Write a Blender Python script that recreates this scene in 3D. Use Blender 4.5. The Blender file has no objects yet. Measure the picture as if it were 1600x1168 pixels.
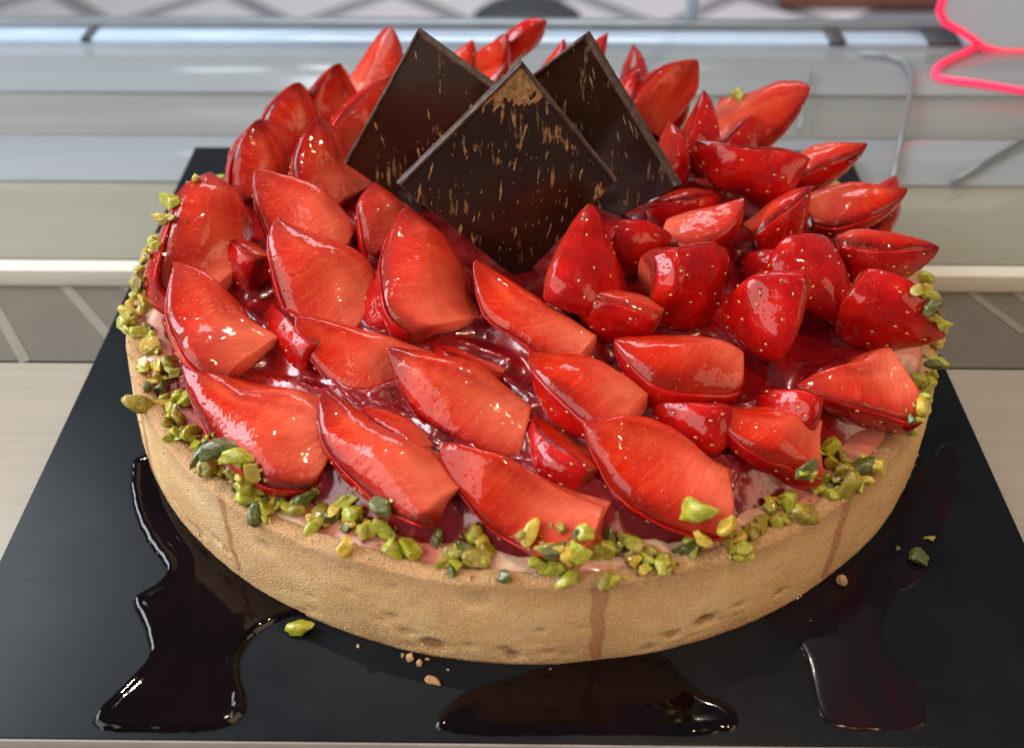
import bpy, bmesh, math, random
import numpy as np
from mathutils import Vector, Matrix, noise
from mathutils.bvhtree import BVHTree

random.seed(7); noise.seed_set(5)
rng = np.random.default_rng(7)
U = 0.01                      # all lengths below are centimetres, the scene is in metres
scn = bpy.context.scene
col = scn.collection
R_ = math.radians

# ------------------------------------------------------------------ camera
CAM = np.array([0.109, -29.485, 24.606]); FPX = 1692.0; PITCH = 0.7103; YAW = -0.0113
FW = np.array([math.sin(YAW)*math.cos(PITCH), math.cos(YAW)*math.cos(PITCH), -math.sin(PITCH)])
RT = np.array([math.cos(YAW), -math.sin(YAW), 0.0])
UP = np.cross(RT, FW)
cam = bpy.data.cameras.new('camera'); cam_ob = bpy.data.objects.new('camera', cam); col.objects.link(cam_ob)
M = Matrix.Identity(4)
for i in range(3):
    M[i][0] = RT[i]; M[i][1] = UP[i]; M[i][2] = -FW[i]; M[i][3] = CAM[i]*U
cam_ob.matrix_world = M
cam.sensor_width = 36.0; cam.lens = 36.0*FPX/1600.0
cam.clip_start = 0.01; cam.clip_end = 50.0
cam.dof.use_dof = True; cam.dof.focus_distance = 0.315; cam.dof.aperture_fstop = 10.0
scn.camera = cam_ob

# ------------------------------------------------------------------ light
world = bpy.data.worlds.new('World'); scn.world = world; world.use_nodes = True
bg = world.node_tree.nodes['Background']
bg.inputs[0].default_value = (0.80, 0.88, 1.0, 1); bg.inputs[1].default_value = 0.16

def area(name, loc, target, sx, sy, power, colr):
    l = bpy.data.lights.new(name, 'AREA'); l.shape = 'RECTANGLE'; l.size = sx*U; l.size_y = sy*U
    l.energy = power; l.color = colr
    o = bpy.data.objects.new(name, l); col.objects.link(o)
    o.location = Vector(loc)*U
    o.rotation_euler = (Vector(target)-Vector(loc)).to_track_quat('-Z', 'Y').to_euler()
    return o
def spot(name, loc, target, power, colr, rad, ang=70):
    l = bpy.data.lights.new(name, 'SPOT'); l.energy = power; l.color = colr; l.shadow_soft_size = rad*U
    l.spot_size = R_(ang); l.spot_blend = 0.6
    o = bpy.data.objects.new(name, l); col.objects.link(o)
    o.location = Vector(loc)*U
    o.rotation_euler = (Vector(target)-Vector(loc)).to_track_quat('-Z', 'Y').to_euler()
    return o
area('window_light', (-95, 25, 62), (0, 0, 3), 60, 50, 14, (0.82, 0.91, 1.0))
area('shop_front_light', (-10, 170, 120), (0, 0, 0), 90, 40, 8, (0.88, 0.94, 1.0))
spot('floor_fill_spot', (-60, 215, 190), (-60, 290, -85), 210, (0.96, 0.96, 1.0), 6, 95)  # two added, unseen spots that brighten the far floor and cabinet
spot('floor_fill_spot', (90, 215, 190), (90, 290, -85), 210, (0.96, 0.96, 1.0), 6, 95)
area('left_front_light', (-125, -62, 78), (0, 0, 0), 130, 120, 21, (1.0, 0.96, 0.90))
area('right_front_light', (110, -70, 70), (0, 0, 0), 100, 90, 9, (1.0, 0.70, 0.42))
spot('ceiling_spot', (34, -20, 120), (2, -2, 3), 15, (1.0, 0.68, 0.42), 1.1)
spot('ceiling_spot', (30, 70, 115), (2, 0, 3), 15, (1.0, 0.86, 0.68), 1.1)
spot('ceiling_spot', (-30, 40, 125), (0, 0, 3), 12, (1.0, 0.92, 0.80), 1.1)
def mirror_spot(px, py, dist):
    d = FW + RT*(px-800)/FPX - UP*(py-584)/FPX; P = CAM+d*((-.55-CAM[2])/d[2]); r = d/np.linalg.norm(d); r[2] = -r[2]
    return tuple(P+r*dist)
area('skylight', mirror_spot(305, 128, 220), (-12, 22, 0), 22, 9, .4, (0.80, 0.95, 1.0))
area('shop_lamp', mirror_spot(474, 78, 220), (-5, 27, 0), 6, 5, .25, (1.0, 0.97, 0.92))
area('shop_lamp', mirror_spot(1092, 64, 220), (5, 28, 0), 6, 4, .25, (1.0, 0.97, 0.92))
scn.view_settings.view_transform = 'Standard'; scn.view_settings.look = 'None'
scn.view_settings.exposure = 0.0; scn.view_settings.gamma = 1.0
scn.view_settings.use_curve_mapping = False

# ------------------------------------------------------------------ helpers
def ray(px, py, z):
    d = FW + RT*(px-800)/FPX - UP*(py-584)/FPX
    return CAM + d*((z-CAM[2])/d[2])
def raydir(px, py):
    d = FW + RT*(px-800)/FPX - UP*(py-584)/FPX
    return d/np.linalg.norm(d)
def rowY(py, z): return ray(820, py, z)[1]

def mesh(name, verts, faces, mats=(), smooth=True):
    me = bpy.data.meshes.new(name)
    me.from_pydata((np.asarray(verts, float)*U).tolist(), [], [list(map(int, f)) for f in faces])
    for m in mats: me.materials.append(m)
    if smooth: me.polygons.foreach_set('use_smooth', [True]*len(me.polygons))
    me.update()
    return me
def ob(name, me, parent=None, loc=None):
    o = bpy.data.objects.new(name, me); col.objects.link(o)
    if parent: o.parent = parent
    if loc is not None: o.location = Vector(loc)*U
    return o
def tag(o, label=None, cat=None, group=None, kind=None):
    if label: o['label'] = label
    if cat: o['category'] = cat
    if group: o['group'] = group
    if kind: o['kind'] = kind
    return o
def attr(me, name, vals):
    a = me.attributes.new(name, 'FLOAT', 'POINT'); a.data.foreach_set('value', np.asarray(vals, np.float32))
def box_bm(x0, x1, y0, y1, z0, z1, bev=0.05, seg=2):
    bm = bmesh.new(); bmesh.ops.create_cube(bm, size=1.0)
    for v in bm.verts:
        v.co = Vector((x0+(v.co.x+.5)*(x1-x0), y0+(v.co.y+.5)*(y1-y0), z0+(v.co.z+.5)*(z1-z0)))*U
    if bev: bmesh.ops.bevel(bm, geom=bm.edges[:], offset=bev*U, segments=seg, affect='EDGES', profile=.5)
    return bm
def bm_obj(name, bm, mat, parent=None, smooth=True):
    me = bpy.data.meshes.new(name); bm.to_mesh(me); bm.free()
    me.materials.append(mat)
    if smooth:
        me.polygons.foreach_set('use_smooth', [True]*len(me.polygons))
        try: me.set_sharp_from_angle(angle=R_(40))
        except Exception: pass
    return ob(name, me, parent)
def tube(name, pts, r, mat, parent=None, n=10, caps=True):
    pts = [np.array(p, float) for p in pts]; V = []; F = []
    for i, p in enumerate(pts):
        t = pts[min(i+1, len(pts)-1)]-pts[max(i-1, 0)]; t = t/np.linalg.norm(t)
        a = np.cross(t, [0, 0, 1.0]); 
        if np.linalg.norm(a) < 1e-3: a = np.cross(t, [0, 1.0, 0])
        a /= np.linalg.norm(a); b = np.cross(t, a)
        for k in range(n):
            an = 2*math.pi*k/n; V.append(p+r*(math.cos(an)*a+math.sin(an)*b))
    for i in range(len(pts)-1):
        for k in range(n):
            F.append((i*n+k, i*n+(k+1) % n, (i+1)*n+(k+1) % n, (i+1)*n+k))
    F.append(tuple(range(n))[::-1]); F.append(tuple((len(pts)-1)*n+k for k in range(n)))
    return ob(name, mesh(name, V, F, [mat]), parent)
def fbm(p, s, oct=3):
    q = Vector(p)*s; v = 0; a = 1
    for i in range(oct):
        v += a*noise.noise(q); q = q*2.03+Vector((3.1, 1.7, 5.3)); a *= .5
    return v

# ------------------------------------------------------------------ materials
class Mat:
    def __init__(s, name):
        s.m = bpy.data.materials.new(name); s.m.use_nodes = True
        s.t = s.m.node_tree; s.b = s.t.nodes['Principled BSDF']
    def n(s, kind, **kw):
        x = s.t.nodes.new(kind)
        for k, v in kw.items():
            if hasattr(x, k): setattr(x, k, v)
        return x
    def l(s, a, b): s.t.links.new(a, b)
    def set(s, **kw):
        for k, v in kw.items():
            s.b.inputs[k.replace('_', ' ')].default_value = v
        return s
    def coord(s): return s.n('ShaderNodeTexCoord').outputs['Object']
    def noise(s, scale, detail=4, rough=.55, vec=None, dist=0):
        x = s.n('ShaderNodeTexNoise'); x.inputs['Scale'].default_value = scale
        x.inputs['Detail'].default_value = detail; x.inputs['Roughness'].default_value = rough
        x.inputs['Distortion'].default_value = dist
        s.l(vec if vec is not None else s.coord(), x.inputs['Vector']); return x.outputs['Fac']
    def voro(s, scale, vec=None, feature='F1', out='Distance'):
        x = s.n('ShaderNodeTexVoronoi'); x.feature = feature; x.inputs['Scale'].default_value = scale
        s.l(vec if vec is not None else s.coord(), x.inputs['Vector']); return x.outputs[out]
    def mapping(s, scale=(1, 1, 1), rot=(0, 0, 0), loc=(0, 0, 0), vec=None):
        x = s.n('ShaderNodeMapping'); x.inputs['Scale'].default_value = scale; x.inputs['Rotation'].default_value = rot
        x.inputs['Location'].default_value = loc
        s.l(vec if vec is not None else s.coord(), x.inputs['Vector']); return x.outputs['Vector']
    def ramp(s, fac, stops, interp='LINEAR'):
        x = s.n('ShaderNodeValToRGB'); x.color_ramp.interpolation = interp
        e = x.color_ramp.elements
        while len(e) < len(stops): e.new(0.5)
        for i, (p, c) in enumerate(stops):
            e[i].position = p; e[i].color = (c, c, c, 1) if isinstance(c, (int, float)) else (*c, 1)
        s.l(fac, x.inputs['Fac']); return x.outputs['Color']
    def mix(s, fac, a, b, mode='MIX'):
        x = s.n('ShaderNodeMix'); x.data_type = 'RGBA'; x.blend_type = mode
        for sock, v in ((x.inputs[0], fac), (x.inputs[6], a), (x.inputs[7], b)):
            if isinstance(v, (int, float)): sock.default_value = v
            elif isinstance(v, tuple): sock.default_value = (*v, 1) if len(v) == 3 else v
            else: s.l(v, sock)
        return x.outputs[2]
    def math(s, op, a, b=0.0):
        x = s.n('ShaderNodeMath'); x.operation = op
        for sock, v in ((x.inputs[0], a), (x.inputs[1], b)):
            if isinstance(v, (int, float)): sock.default_value = v
            else: s.l(v, sock)
        return x.outputs[0]
    def attr(s, name):
        x = s.n('ShaderNodeAttribute'); x.attribute_name = name; return x.outputs['Fac']
    def bump(s, h, strength=.3, dist=.001, normal=None):
        x = s.n('ShaderNodeBump'); x.inputs['Strength'].default_value = strength; x.inputs['Distance'].default_value = dist
        s.l(h, x.inputs['Height'])
        if normal is not None: s.l(normal, x.inputs['Normal'])
        return x.outputs['Normal']
    def to(s, sock, name): s.l(sock, s.b.inputs[name]); return s

def gel_coat(m, amount=.5, scale=420, dist=.0006, big=110, tint=(1, .62, .55, 1)):
    """clear set jelly over the fruit: smooth, slightly wavy, with specks"""
    f = m.noise(scale, 2, .5); g = m.noise(big, 2, .5)
    h = m.math('ADD', m.math('MULTIPLY', f, .5), m.math('MULTIPLY', g, 1.1))
    dome = m.ramp(m.voro(680), [(0.0, 1.0), (.12, .8), (.26, 0.0)])
    dome = m.math('MULTIPLY', dome, m.ramp(m.noise(210, 2), [(.40, 0), (.54, .8)]))
    h = m.math('ADD', h, m.math('MULTIPLY', dome, 3.0))
    m.to(m.bump(h, amount, dist), 'Coat Normal')
    m.set(Coat_Weight=1.0, Coat_Roughness=.03, Coat_IOR=1.34, Coat_Tint=tint)

def make_flesh(name, tint):
    m = Mat(name)
    rad, ax = m.attr('rad'), m.attr('ax')
    nz = m.noise(190, 4, .6)
    cmb = m.n('ShaderNodeCombineXYZ')
    m.l(m.math('MULTIPLY', rad, 2.2), cmb.inputs[0])
    m.l(m.math('MULTIPLY', m.math('SUBTRACT', ax, m.math('MULTIPLY', rad, .28)), 26.0), cmb.inputs[1])
    m.l(m.math('MULTIPLY', m.n('ShaderNodeObjectInfo').outputs['Random'], 50.0), cmb.inputs[2])
    st = m.noise(1, 4, .65, vec=cmb.outputs[0])
    r2 = m.math('ADD', rad, m.math('MULTIPLY', m.math('SUBTRACT', nz, .5), .22))
    base = m.ramp(r2, [(0.0, (.62, .10, .030)), (.10, (.46, .018, .004)), (.28, (.74, .190, .070)), (.46, (.64, .055, .008)),
                       (.74, (.58, .019, .001)), (.86, (.34, .005, .002)), (.96, (.11, .002, .004))])
    pale = m.ramp(m.math('ADD', ax, m.math('MULTIPLY', m.math('SUBTRACT', nz, .5), .5)), [(0.0, 1.0), (.14, .66), (.34, .24), (.60, 0)])
    pale = m.math('MULTIPLY', pale, m.ramp(rad, [(.55, 1.0), (.88, .15)]))
    c = base
    c = m.mix(m.math('MULTIPLY', m.ramp(st, [(.48, 0), (.62, .75)]), m.ramp(rad, [(.05, .3), (.3, 1), (.7, .8), (.9, 0)])), c, (.72, .155, .045))
    c = m.mix(m.ramp(nz, [(.30, .5), (.44, 0)]), c, (.38, .009, .003))
    oi = m.n('ShaderNodeObjectInfo').outputs['Random']
    c = m.mix(m.math('MULTIPLY', oi, .5), c, m.mix(.5, c, (.30, .006, .004), 'MULTIPLY'))
    patch = m.ramp(m.noise(85, 3, .6), [(.46, .0), (.64, .55)])
    c = m.mix(patch, c, (.44, .012, .002))
    tipd = m.ramp(ax, [(.70, 0), (.96, .95)])
    c = m.mix(tipd, c, (.22, .005, .006))
    if tint: c = m.mix(.30, c, tint)
    c = m.mix(1.0, c, (.86, .70, .80), 'MULTIPLY')
    c = m.mix(m.math('MULTIPLY', pale, .62), c, (.78, .33, .22))
    m.to(c, 'Base Color')
    m.set(Roughness=.42, Specular_IOR_Level=.12, Subsurface_Weight=.18, Subsurface_Scale=.004, Subsurface_Radius=(1.0, .12, .05), IOR=1.38)
    m.b.subsurface_method = 'RANDOM_WALK'
    m.to(m.bump(m.math('ADD', st, nz), .45, .0009), 'Normal')
    gel_coat(m, .55)
    return m.m
FLESH = [make_flesh('strawberry_flesh', None), make_flesh('strawberry_flesh_orange', (.66, .050, .001)),
         make_flesh('strawberry_flesh_pink', (.66, .11, .060))]
def make_skin():
    m = Mat('strawberry_skin')
    nz = m.noise(120, 3, .6)
    c = m.ramp(nz, [(.3, (.26, .003, .005)), (.55, (.43, .006, .005)), (.8, (.55, .022, .005))])
    m.to(c, 'Base Color')
    m.set(Roughness=.35, Specular_IOR_Level=.12, Subsurface_Weight=.2, Subsurface_Scale=.0015, Subsurface_Radius=(1.0, .2, .1))
    gel_coat(m, .55, 380)
    return m.m
SKIN = make_skin()
def make_seed():
    m = Mat('strawberry_seed'); m.to(m.ramp(m.noise(300), [(.35, (.50, .18, .04)), (.7, (.62, .34, .10))]), 'Base Color')
    m.set(Roughness=.4, Coat_Weight=.8, Coat_Roughness=.08); return m.m
SEED = make_seed()
def make_glaze():
    m = Mat('strawberry_glaze')
    nz = m.noise(60, 4, .6, dist=.6)
    m.to(m.ramp(nz, [(.3, (.080, .003, .008)), (.5, (.20, .005, .008)), (.72, (.34, .012, .009))]), 'Base Color')
    m.set(Roughness=.22, Subsurface_Weight=.25, Subsurface_Scale=.004, Subsurface_Radius=(1.0, .12, .15))
    gel_coat(m, .7, 330, .0007, 90, (1, .8, .8, 1))
    return m.m
GLAZE = make_glaze()
def make_cream():
    m = Mat('cream_filling')
    st = m.noise(42, 3, .6, dist=.8)
    c = m.mix(m.ramp(st, [(.36, 0), (.54, 1)]), (.74, .58, .40), (.60, .19, .14))
    m.to(c, 'Base Color')
    m.set(Roughness=.4, Subsurface_Weight=.3, Subsurface_Scale=.003, Subsurface_Radius=(1, .6, .4), Coat_Weight=.6, Coat_Roughness=.12)
    m.to(m.bump(m.noise(220, 3), .35, .0008), 'Normal')
    return m.m
CREAM = make_cream()
def make_crust():
    m = Mat('shortcrust')
    z = m.n('ShaderNodeSeparateXYZ'); m.l(m.coord(), z.inputs[0]); zz = m.math('MULTIPLY', z.outputs[2], 1/(3.12*U))
    big = m.noise(38, 4, .6); fine = m.noise(1100, 3, .7); mid = m.noise(190, 3, .6)
    c = m.ramp(m.math('ADD', m.math('MULTIPLY', big, .7), m.math('MULTIPLY', mid, .3)),
               [(.34, (.62, .36, .145)), (.5, (.74, .465, .205)), (.66, (.82, .60, .33))])
    edge = m.ramp(m.math('ADD', zz, m.math('MULTIPLY', m.math('SUBTRACT', mid, .5), .22)),
                  [(0, .6), (.12, .15), (.28, 0), (.70, 0), (.88, .45), (1.0, .75)])
    c = m.mix(edge, c, (.36, .17, .065))
    c = m.mix(m.ramp(m.noise(14, 3, .6), [(.50, 0), (.68, .45)]), c, (.44, .235, .095))
    c = m.mix(m.ramp(m.attr('pit'), [(.15, 0), (.8, .9)]), c, (.26, .105, .034))
    c = m.mix(m.ramp(fine, [(.50, 0), (.75, .45)]), c, (.80, .62, .38))
    c = m.mix(m.ramp(fine, [(.28, .45), (.44, 0)]), c, (.34, .18, .08))
    m.to(c, 'Base Color')
    m.set(Roughness=.75, Subsurface_Weight=.12, Subsurface_Scale=.002, Subsurface_Radius=(1, .6, .3))
    gr = m.voro(2100)
    c = m.mix(m.ramp(gr, [(.10, .55), (.34, 0)]), c, (.84, .66, .42))
    c = m.mix(m.ramp(gr, [(.55, 0), (.85, .25)]), c, (.40, .21, .09))
    m.to(c, 'Base Color')
    h = m.math('ADD', m.math('MULTIPLY', fine, .6), m.math('SUBTRACT', mid, m.math('MULTIPLY', gr, 1.3)))
    m.to(m.bump(h, .5, .0008), 'Normal')
    return m.m
CRUST = make_crust()
def make_drip():
    m = Mat('glaze_drip')
    m.to(m.ramp(m.noise(150, 3), [(.3, (.44, .085, .065)), (.7, (.56, .16, .12))]), 'Base Color')
    m.set(Roughness=.3, Coat_Weight=1.0, Coat_Roughness=.08, Subsurface_Weight=.2, Subsurface_Scale=.002, Alpha=.32)
    m.to(m.bump(m.noise(260, 2), .25, .0006), 'Coat Normal'); return m.m
DRIP = make_drip()
def make_choc():
    m = Mat('dark_chocolate')
    base = m.ramp(m.noise(60, 4), [(.3, (.017, .0062, .0034)), (.7, (.030, .0110, .0055))])
    strk = m.noise(1, 4, .65, vec=m.mapping((600, 600, 42), rot=(0, .12, 0)))
    clus = m.noise(75, 3, .6)
    mask = m.ramp(m.math('ADD', strk, m.math('MULTIPLY', m.math('SUBTRACT', clus, .5), .9)), [(.605, 0), (.68, .75), (.83, 1)])
    m.to(m.mix(mask, base, m.ramp(m.noise(800, 2), [(.3, (.20, .10, .035)), (.7, (.46, .27, .11))])), 'Base Color')
    m.to(m.math('ADD', .20, m.math('MULTIPLY', mask, .28)), 'Roughness')
    m.set(Specular_IOR_Level=.45)
    m.to(m.bump(m.math('ADD', m.noise(70, 3), m.math('MULTIPLY', mask, .25)), .2, .0008), 'Normal')
    return m.m
CHOC = make_choc()
def make_choc_edge():
    m = Mat('chocolate_edge')
    m.to(m.ramp(m.noise(420, 4, .7), [(.36, (.030, .015, .011)), (.58, (.075, .040, .028)), (.78, (.17, .095, .06))]), 'Base Color')
    m.set(Roughness=.5)
    m.to(m.bump(m.noise(350, 4), .6, .0008), 'Normal'); return m.m
CHOC_EDGE = make_choc_edge()
def make_gold():
    m = Mat('gold_powder')
    m.to(m.ramp(m.noise(700, 3), [(.3, (.20, .105, .042)), (.7, (.52, .33, .15))]), 'Base Color')
    m.set(Roughness=.48, Metallic=.55)
    m.to(m.bump(m.noise(900, 2), .6, .0005), 'Normal'); return m.m
GOLD = make_gold()
def make_nut(name, a, b):
    m = Mat(name)
    m.to(m.ramp(m.noise(220, 4, .6), [(.32, a), (.68, b)]), 'Base Color')
    m.set(Roughness=.38, Subsurface_Weight=.3, Subsurface_Scale=.0018, Subsurface_Radius=(.8, 1, .2), Coat_Weight=.5, Coat_Roughness=.12)
    m.to(m.bump(m.noise(420, 3), .45, .0006), 'Normal'); return m.m
NUT = {'pale green': make_nut('pistachio_pale_green', (.26, .27, .012), (.48, .46, .04)),
       'olive': make_nut('pistachio_olive', (.20, .16, .010), (.38, .29, .024)),
       'yellow': make_nut('pistachio_yellow', (.46, .32, .025), (.60, .44, .06)),
       'dark green': make_nut('pistachio_dark_green', (.045, .065, .014), (.13, .14, .024))}
def make_board():
    m = Mat('black_board')
    sc = m.noise(1, 4, .7, vec=m.mapping((30, 900, 30), rot=(0, 0, .5)))
    d = m.noise(26, 5, .65)
    dust = m.ramp(m.noise(1500, 2, .6), [(.70, 0), (.78, 1)])
    c = m.mix(m.math('MULTIPLY', dust, .20), m.ramp(d, [(.3, (.0045, .0060, .0085)), (.7, (.008, .010, .013))]), (.16, .16, .16))
    m.to(c, 'Base Color')
    m.to(m.ramp(m.math('ADD', m.math('MULTIPLY', d, .7), m.math('MULTIPLY', sc, .3)), [(.3, .30), (.7, .46)]), 'Roughness')
    m.set(Specular_IOR_Level=.11)
    return m.m
BOARD = make_board()
def make_syrup():
    m = Mat('dark_syrup')
    m.to(m.ramp(m.noise(30, 3), [(.35, (.0015, .0010, .0015)), (.7, (.006, .0015, .002))]), 'Base Color')
    m.set(Roughness=.05, IOR=1.34); return m.m
SYRUP = make_syrup()
def make_film():
    m = Mat('dried_syrup_film')
    m.to(m.ramp(m.noise(38, 4, .6, vec=m.mapping((1, .35, 1), rot=(0, 0, .5)), dist=1.2), [(.50, (.008, .006, .010)), (.62, (.016, .004, .006)), (.72, (.010, .007, .010))]), 'Base Color')
    m.set(Roughness=.12, IOR=1.26); return m.m
FILM = make_film()
def plain(name, c, rough=.5, metal=0.0, var=.12, scale=40, stretch=(1, 1, 1), bump=0, **kw):
    m = Mat(name)
    a = tuple(x*(1-var) for x in c); b = tuple(min(1, x*(1+var)) for x in c)
    nz = m.noise(scale, 4, .6, vec=m.mapping(stretch))
    m.to(m.ramp(nz, [(.3, a), (.7, b)]), 'Base Color'); m.set(Roughness=rough, Metallic=metal, **kw)
    if bump: m.to(m.bump(nz, bump, .001), 'Normal')
    return m.m
STEEL = plain('brushed_steel', (.42, .375, .31), .40, .4, .07, 60, (.25, 12, 1), .05)
TRAY = plain('smoked_glass', (.105, .092, .072), .45, 0, .10, 30)
STREAK = plain('pale_streak', (.17, .155, .125), .5, 0, .1, 30)
RAIL = plain('white_rail', (.62, .60, .54), .3, 0, .04, 30)
PANEL_A = plain('green_grey_glass', (.24, .24, .195), .13, 0, .06, 20, (.3, 5, 1))
PANEL_B = plain('blue_white_glass', (.24, .265, .29), .14, 0, .06, 20, (.3, 5, 1))
PANEL_C = plain('grey_glass', (.19, .20, .195), .26, 0, .07, 14, (.3, 5, 1))
PANEL_D = plain('pale_glass', (.22, .245, .265), .15, 0, .06, 16, (.3, 6, 1))
BLUE = plain('blue_glass_edge', (.36, .47, .62), .15, 0, .25, 14, (.6, 3, 1))
DARKM = plain('dark_metal', (.06, .065, .075), .35, .3)
GREYM = plain('grey_metal', (.22, .25, .28), .35, .4)
TILE = plain('floor_tile', (.42, .40, .41), .5, 0, .06, 2)
GROUT = plain('floor_dark_band', (.17, .165, .18), .6, 0, .06, 2)
BLACK = plain('black_fabric', (.02, .023, .028), .6)
TERRA = plain('reddish_brown_floor', (.36, .13, .10), .5, 0, .1, 2)
PINK = Mat('fluorescent_pink_edge').set(Base_Color=(.95, .03, .12, 1), Roughness=.3, Emission_Color=(1.0, .03, .10, 1), Emission_Strength=.6).m
ACRYL = plain('bluish_acrylic', (.45, .55, .66), .12, 0, .05, 8)

# ------------------------------------------------------------------ setting
def slab(name, row0, row1, z, thick, mat, kind='structure', x0=-75, x1=75, y_front=None, bev=.08):
    ya = rowY(row0, z) if y_front is None else y_front
    yb = rowY(row1, z)
    o = bm_obj(name, box_bm(x0, x1, ya, yb, z-thick, z, bev), mat)
    if kind: o['kind'] = kind
    return o
ZB = -.55
slab('counter_ledge', 0, 571, ZB, 1.2, STEEL, y_front=-34)
tray = slab('counter_tray', 569, 428, ZB-.7, .8, TRAY, bev=0)
slab('counter_rail', 427, 409, ZB+.05, 1.3, RAIL, bev=.12)
slab('counter_panel', 408, 286, ZB-.15, .8, PANEL_A)
slab('counter_panel', 285, 214, ZB, .8, PANEL_B)
slab('counter_panel', 213, 146, ZB-.2, .8, PANEL_C)
slab('counter_panel', 145, 74, ZB, .8, PANEL_D)
def strip(parent, p0, p1, w, z, mat, name):
    a, b = ray(*p0, z), ray(*p1, z); d = (b-a)/np.linalg.norm(b-a); n = np.array([-d[1], d[0], 0])*w/2
    V = [a-n, b-n, b+n, a+n]; V = [v-[0, 0, .05] for v in V]+[v+[0, 0, .03] for v in V]
    F = [(4, 5, 6, 7), (0, 4, 7, 3), (1, 2, 6, 5), (0, 1, 5, 4), (3, 7, 6, 2)]
    return ob(name, mesh(name, V, F, [mat], False), parent)
for p0, p1 in (((92, 436), (205, 566)), ((-30, 440), (40, 566)), ((185, 436), (330, 566)), ((1490, 438), (1600, 520)), ((1560, 438), (1700, 540)), ((1640, 438), (1780, 566))):
    strip(tray, p0, p1, .38, ZB-.7, STREAK, 'diagonal_strip')  # pale diagonal strips laid across the dark tray

# far edge of the counter: glass edge with window reflections put into its blue, dark gaps, metal bar
yE = rowY(72, ZB)
edge = bm_obj('counter_edge', box_bm(-75, 75, yE, yE+1.6, ZB-.8, ZB+.25, .1), BLUE); edge['kind'] = 'structure'
bar = bm_obj('counter_bar', box_bm(-75, 75, yE+1.62, yE+2.5, ZB-.8, ZB+.6, .1), GREYM); bar['kind'] = 'structure'
for xa, xb in ((1296, 1322), (1450, 1502), (122, 136)):
    a, b = ray(xa, 66, ZB+.3), ray(xb, 66, ZB+.3)
    bm_obj('clamp', box_bm(a[0], b[0], yE-.08, yE+1.55, ZB+.1, ZB+.36, .05), DARKM, edge)
# floor beyond, far below
FZ = -85.0
fl = bm_obj('floor', box_bm(-420, 420, 110, 520, FZ-4, FZ, 0), GROUT, smooth=False); fl['kind'] = 'structure'
def tile(cx, cy, hx, hy):
    V = [(cx-hx, cy, FZ), (cx, cy-hy, FZ), (cx+hx, cy, FZ), (cx, cy+hy, FZ)]
    V = [np.array(v)-[0, 0, .5] for v in V]+[np.array(v)+[0, 0, .6] for v in V]
    F = [(4, 5, 6, 7), (0, 1, 5, 4), (1, 2, 6, 5), (2, 3, 7, 6), (3, 0, 4, 7)]
    ob('tile', mesh('tile', V, F, [TILE], False), fl)
pA = ray(190, 22, FZ); dx = (ray(470, 22, FZ)-pA)[0]
hyy = dx*.50
for i in range(-4, 9):
    for j in range(-2, 4):
        if (i+j) % 2 == 0:
            cx, cy = pA[0]+i*dx/2, pA[1]+14+j*hyy
            tile(cx, cy, dx/2*.84, hyy*.84)
# black round seat beyond the counter
def lathe(name, prof, mat, loc, parent=None, n=40):
    V = []; F = []
    for r, z in prof:
        for k in range(n): V.append((r*math.cos(2*math.pi*k/n), r*math.sin(2*math.pi*k/n), z))
    for i in range(len(prof)-1):
        for k in range(n): F.append((i*n+k, i*n+(k+1) % n, (i+1)*n+(k+1) % n, (i+1)*n+k))
    F.append(tuple(range(n))[::-1]); F.append(tuple((len(prof)-1)*n+k for k in range(n)))
    return ob(name, mesh(name, V, F, [mat]), parent, loc)
s0, s1 = ray(735, 24, FZ+45), ray(912, 24, FZ+45); rs = (s1-s0)[0]/2
stool = tag(ob('stool', None, None, ((s0[0]+s1[0])/2, s0[1], FZ)), 'round black stool blurred behind the top edge of the counter', 'stool')
lathe('seat', [(rs*.75, 38), (rs*.98, 39.5), (rs, 42), (rs*.97, 44.5), (rs*.8, 45.5), (.1, 45.8)], BLACK, (0, 0, 0), stool)
lathe('leg', [(rs*.16, 1.0), (rs*.12, 10), (rs*.12, 38.2)], DARKM, (0, 0, 0), stool, 16)
lathe('base', [(rs*.7, .65), (rs*.7, 1.4), (rs*.2, 2.4)], DARKM, (0, 0, 0), stool)
# slim post
pp = ray(1084, 52, ZB); 
post = tag(ob('post', None, None, (pp[0], yE+3.4, ZB)), 'slim pale blue metal post rising at the back of the counter', 'post')
bm_obj('shaft', box_bm(-.32, .32, -.3, .3, -.4, 16, .08), BLUE, post)
bm_obj('foot', box_bm(-.6, .6, -.5, .5, -.75, -.41, .08), GREYM, post)
# reddish cabinet at the far right
c0, c1 = ray(1180, 45, FZ+1), ray(1470, 45, FZ+1)
cab = tag(ob('cabinet', None, None, (0, 0, 0)), 'reddish brown cabinet on the tiled floor at the upper right', 'cabinet')
bm_obj('carcass', box_bm(c0[0]+6, c1[0]+60, c0[1]+12, c0[1]+70, FZ+5, FZ+70, 1.0), TERRA, cab)
bm_obj('plinth', box_bm(c0[0]+9, c1[0]+58, c0[1]+14, c0[1]+68, FZ+.62, FZ+4.98, .4), TERRA, cab)
# bent rods lying over the pale glass
def rod(pix, z, r, label):
    o = tube('bent_rod', [ray(x, y, z) for x, y in pix], r, GREYM); tag(o, label, 'metal rod', 'grey rods on the pale glass'); return o
rod([(1345, 83), (1385, 86), (1412, 96), (1424, 118), (1421, 150), (1410, 205), (1396, 282)], ZB+.22, .11, 'curved grey metal rod lying behind the tart at the right')
rod([(1488, 284), (1545, 250), (1640, 196)], ZB+.22, .12, 'straight dark grey rod slanting at the right edge')
rod([(1268, 112), (1262, 140), (1250, 200)], ZB+.22, .06, 'short faint grey rod behind the pointed strawberry tips')
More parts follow.
